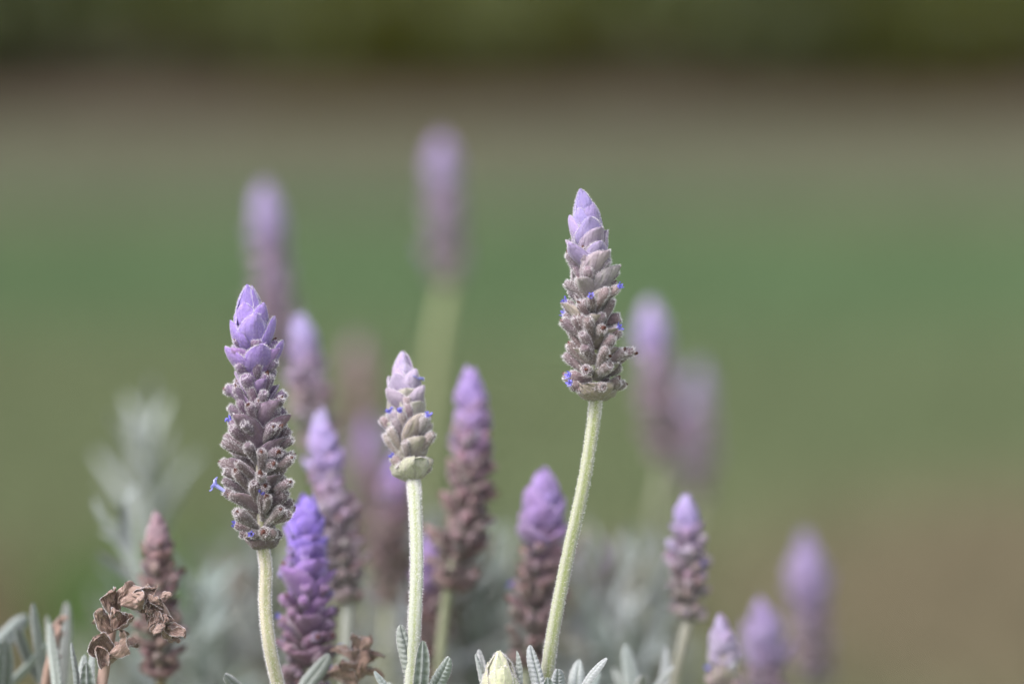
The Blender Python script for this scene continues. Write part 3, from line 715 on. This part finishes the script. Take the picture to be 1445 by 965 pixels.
# ------------------------------------------------------------------ leaves in focus along the lower edge
PALE = (.28, .297, .305); GREYG = (.20, .22, .215)
leaf_group('ribbed grey-green leaves around the foot of the straight white-haired stem', (580, 1025, .001),
           [(567, 880, -.001, 26, .25, 0, SILVER, (592, 1010)), (596, 903, -.003, 22, .1, 3, SILVER, (588, 1020)), (632, 925, -.002, 25, -.2, 1, SILVER), (529, 945, -.001, 15, .5, 2, SILVER), (545, 962, .004, 18, 0, 1, SILVER)], seed=1)
leaf_group('silver leaves in a tight ring around the pale green bud', (703, 1040, .001),
           [(678, 915, .004, 20, .5, 0, PALE, (695, 1030)), (672, 921, -.001, 17, 1.0, 2, PALE, (690, 1030)), (728, 917, -.001, 17, -.9, 1, PALE, (722, 1030)), (735, 958, .003, 16, -.6, 0, PALE)], seed=2)
leaf_group('silvery leaves fanning out at the foot of the slanting yellow-green stem', (778, 1040, -.001),
           [(750, 909, .001, 22, .3, 0, PALE, (768, 1020)), (785, 943, -.003, 24, 0, 1, PALE, (788, 1030)), (772, 955, -.004, 24, .5, 3, PALE, (762, 1030)), (820, 930, .007, 26, -.1, 0, PALE, (800, 1040)), (857, 928, -.001, 17, -.8, 2, PALE, (808, 1000)), (845, 945, .014, 20, -.3, 1, GREYG)], seed=3)
leaf_group('upright narrow grey leaves in front of the curled dead flower head', (118, 1050, .004),
           [(102, 905, .003, 15, .9, 2, PALE, (106, 1040)), (131, 912, .005, 15, -.8, 2, PALE, (134, 1040)), (118, 923, .006, 20, .2, 1, PALE, (114, 1040)), (121, 934, .002, 22, .0, 3, SILVER, (122, 1040)), (72, 878, .012, 17, .3, 0, GREYG, (85, 1030))], seed=4)
leaf_group('loose grey-green leaves crossing each other at the left of the withered twig', (20, 1030, .016),
           [(48, 850, .013, 16, .2, 0, GREYG, (64, 1000)), (92, 848, .018, 22, -.1, 1, GREYG, (82, 1030)), (66, 868, .016, 16, .4, 4, GREYG, (66, 1000)), (42, 872, .020, 30, .2, 0, GREYG, (-30, 930)), (22, 886, .012, 17, .2, 1, GREYG, (60, 965)), (72, 905, .014, 15, .3, 2, GREYG, (0, 975)), (5, 900, .012, 26, .2, 3, GREYG, (0, 1010))], seed=5)
leaf_group('single leaf pair crossing in front of the vivid violet spike', (415, 1030, .006), [(462, 920, .007, 26, -.2, 1, GREYG, (420, 985)), (318, 950, .003, 17, .3, 0, SILVER, (345, 985)), (398, 960, .006, 18, .3, 0, GREYG)], seed=6)
leaf_group('soft pale leaves below the leaning stem of the lilac spike', (918, 1050, .016),
           [(886, 908, .017, 24, .3, 0, PALE, (898, 1030)), (938, 912, .018, 18, -.3, 1, PALE, (928, 1030)), (950, 938, .013, 17, -.8, 4, PALE, (918, 1010)), (906, 952, .012, 24, .2, 1, PALE, (905, 1040)), (868, 940, .02, 22, .4, 2, GREYG)], seed=7)
# pale green bud
def bud():
    r = random.Random(2); B = P(706, 1000, .0); T = P(704, 919, -.001); ft = bush_foot(B); e = empty('flower_bud', ft); tag(e, 'plump pale yellow-green flower bud ringed by silver leaves', 'flower bud')
    path = catmull([ft, ft.lerp(B, .7), B, B.lerp(T, .5)], 6)
    obj('stem', tube(path, [.0012]*len(path), 10, ft, seed=2), e, color=(.5, .54, .36))
    ax = (T - B).normalized(); x = ax.orthogonal().normalized(); y = ax.cross(x); L = (T - B).length
    for t0, ln, th, cnt, w_ in ((-.1, .75, 12, 2, .006), (0, .8, 6, 3, .0062), (.22, .8, -8, 3, .0055)):
        a0 = r.uniform(0, 6.28)
        for s in range(cnt):
            a = a0 + s/cnt*2*math.pi; rd = x*math.cos(a) + y*math.sin(a); d = ax*math.cos(R_(th)) + rd*math.sin(R_(th)); l_ = L*ln
            ws = w_/(l_*.78); obj('bract', r.choice(LIB['coma_h']), e, basis(B.lerp(T, t0) + rd*.0012 - ft, d, rd, l_*ws, l_*min(1.2, ws), l_), jit((.47, .48, .32), .06, r))
bud()

# ------------------------------------------------------------------ blurred shoots behind
shoot('tall blurred grey shoot fanning its leaves left of the tall bent-stemmed spike', P(214, 790, .075), P(200, 625, .075), 7, .021, False, (.36, .385, .39), 40, 61, width=.0024)
shoot('dark-stemmed blurred shoot leaning out beside the withered pink-tipped spike', P(225, 900, .03), P(165, 735, .035), 4, .014, False, (.17, .19, .19), 34, 62)
rs = random.Random(77)
NEAR = [(225, 'the withered pink-tipped spike'), (330, 'the foot of the tall bent-stemmed spike'), (436, 'the vivid violet spike'), (510, 'the small withered tuft'), (586, 'the straight white-haired stem'),
        (660, 'the leaning pink-tipped spike'), (742, 'the violet-topped rusty spike'), (800, 'the slanting yellow-green stem'), (880, 'the tall blurred lilac spike'), (955, 'the leaning stem of the soft lilac spike')]
def near(x): return 'soft silvery leafy shoot out of focus behind ' + min(NEAR, key=lambda q: abs(q[0] - x))[1]
spots = []
for i in range(58):
    x = rs.uniform(230, 950); dz = rs.uniform(.045, .16); env = 730 + 90*((x - 600)/380)**2
    spots.append((x, env + rs.uniform(0, 130), dz))
for i, (x, y, dz) in enumerate(spots):
    shoot(near(x), P(x + rs.uniform(-25, 25), y + rs.uniform(170, 240), dz + .008), P(x, y, dz), 6, .018, False, jit(rs.choice(((.20, .22, .22), (.235, .255, .26), (.14, .15, .135), (.16, .135, .115))), .16, rs), rs.uniform(34, 55), 200 + i)
for i in range(7):
    x = rs.uniform(150, 340); dz = rs.uniform(.05, .11)
    y = rs.uniform(830, 930); shoot(near(x), P(x + 10, y + 190, dz + .005), P(x, y, dz), 5, .017, False, jit((.17, .185, .18), .12, rs), 42, 300 + i)
for i in range(16):
    x = rs.uniform(610, 940); dz = rs.uniform(.05, .085)
    y = rs.uniform(770, 880); shoot(near(x), P(x + rs.uniform(-15, 15), y + 200, dz + .005), P(x, y, dz), 6, .018, False, jit((.25, .275, .28), .12, rs), 40, 400 + i)
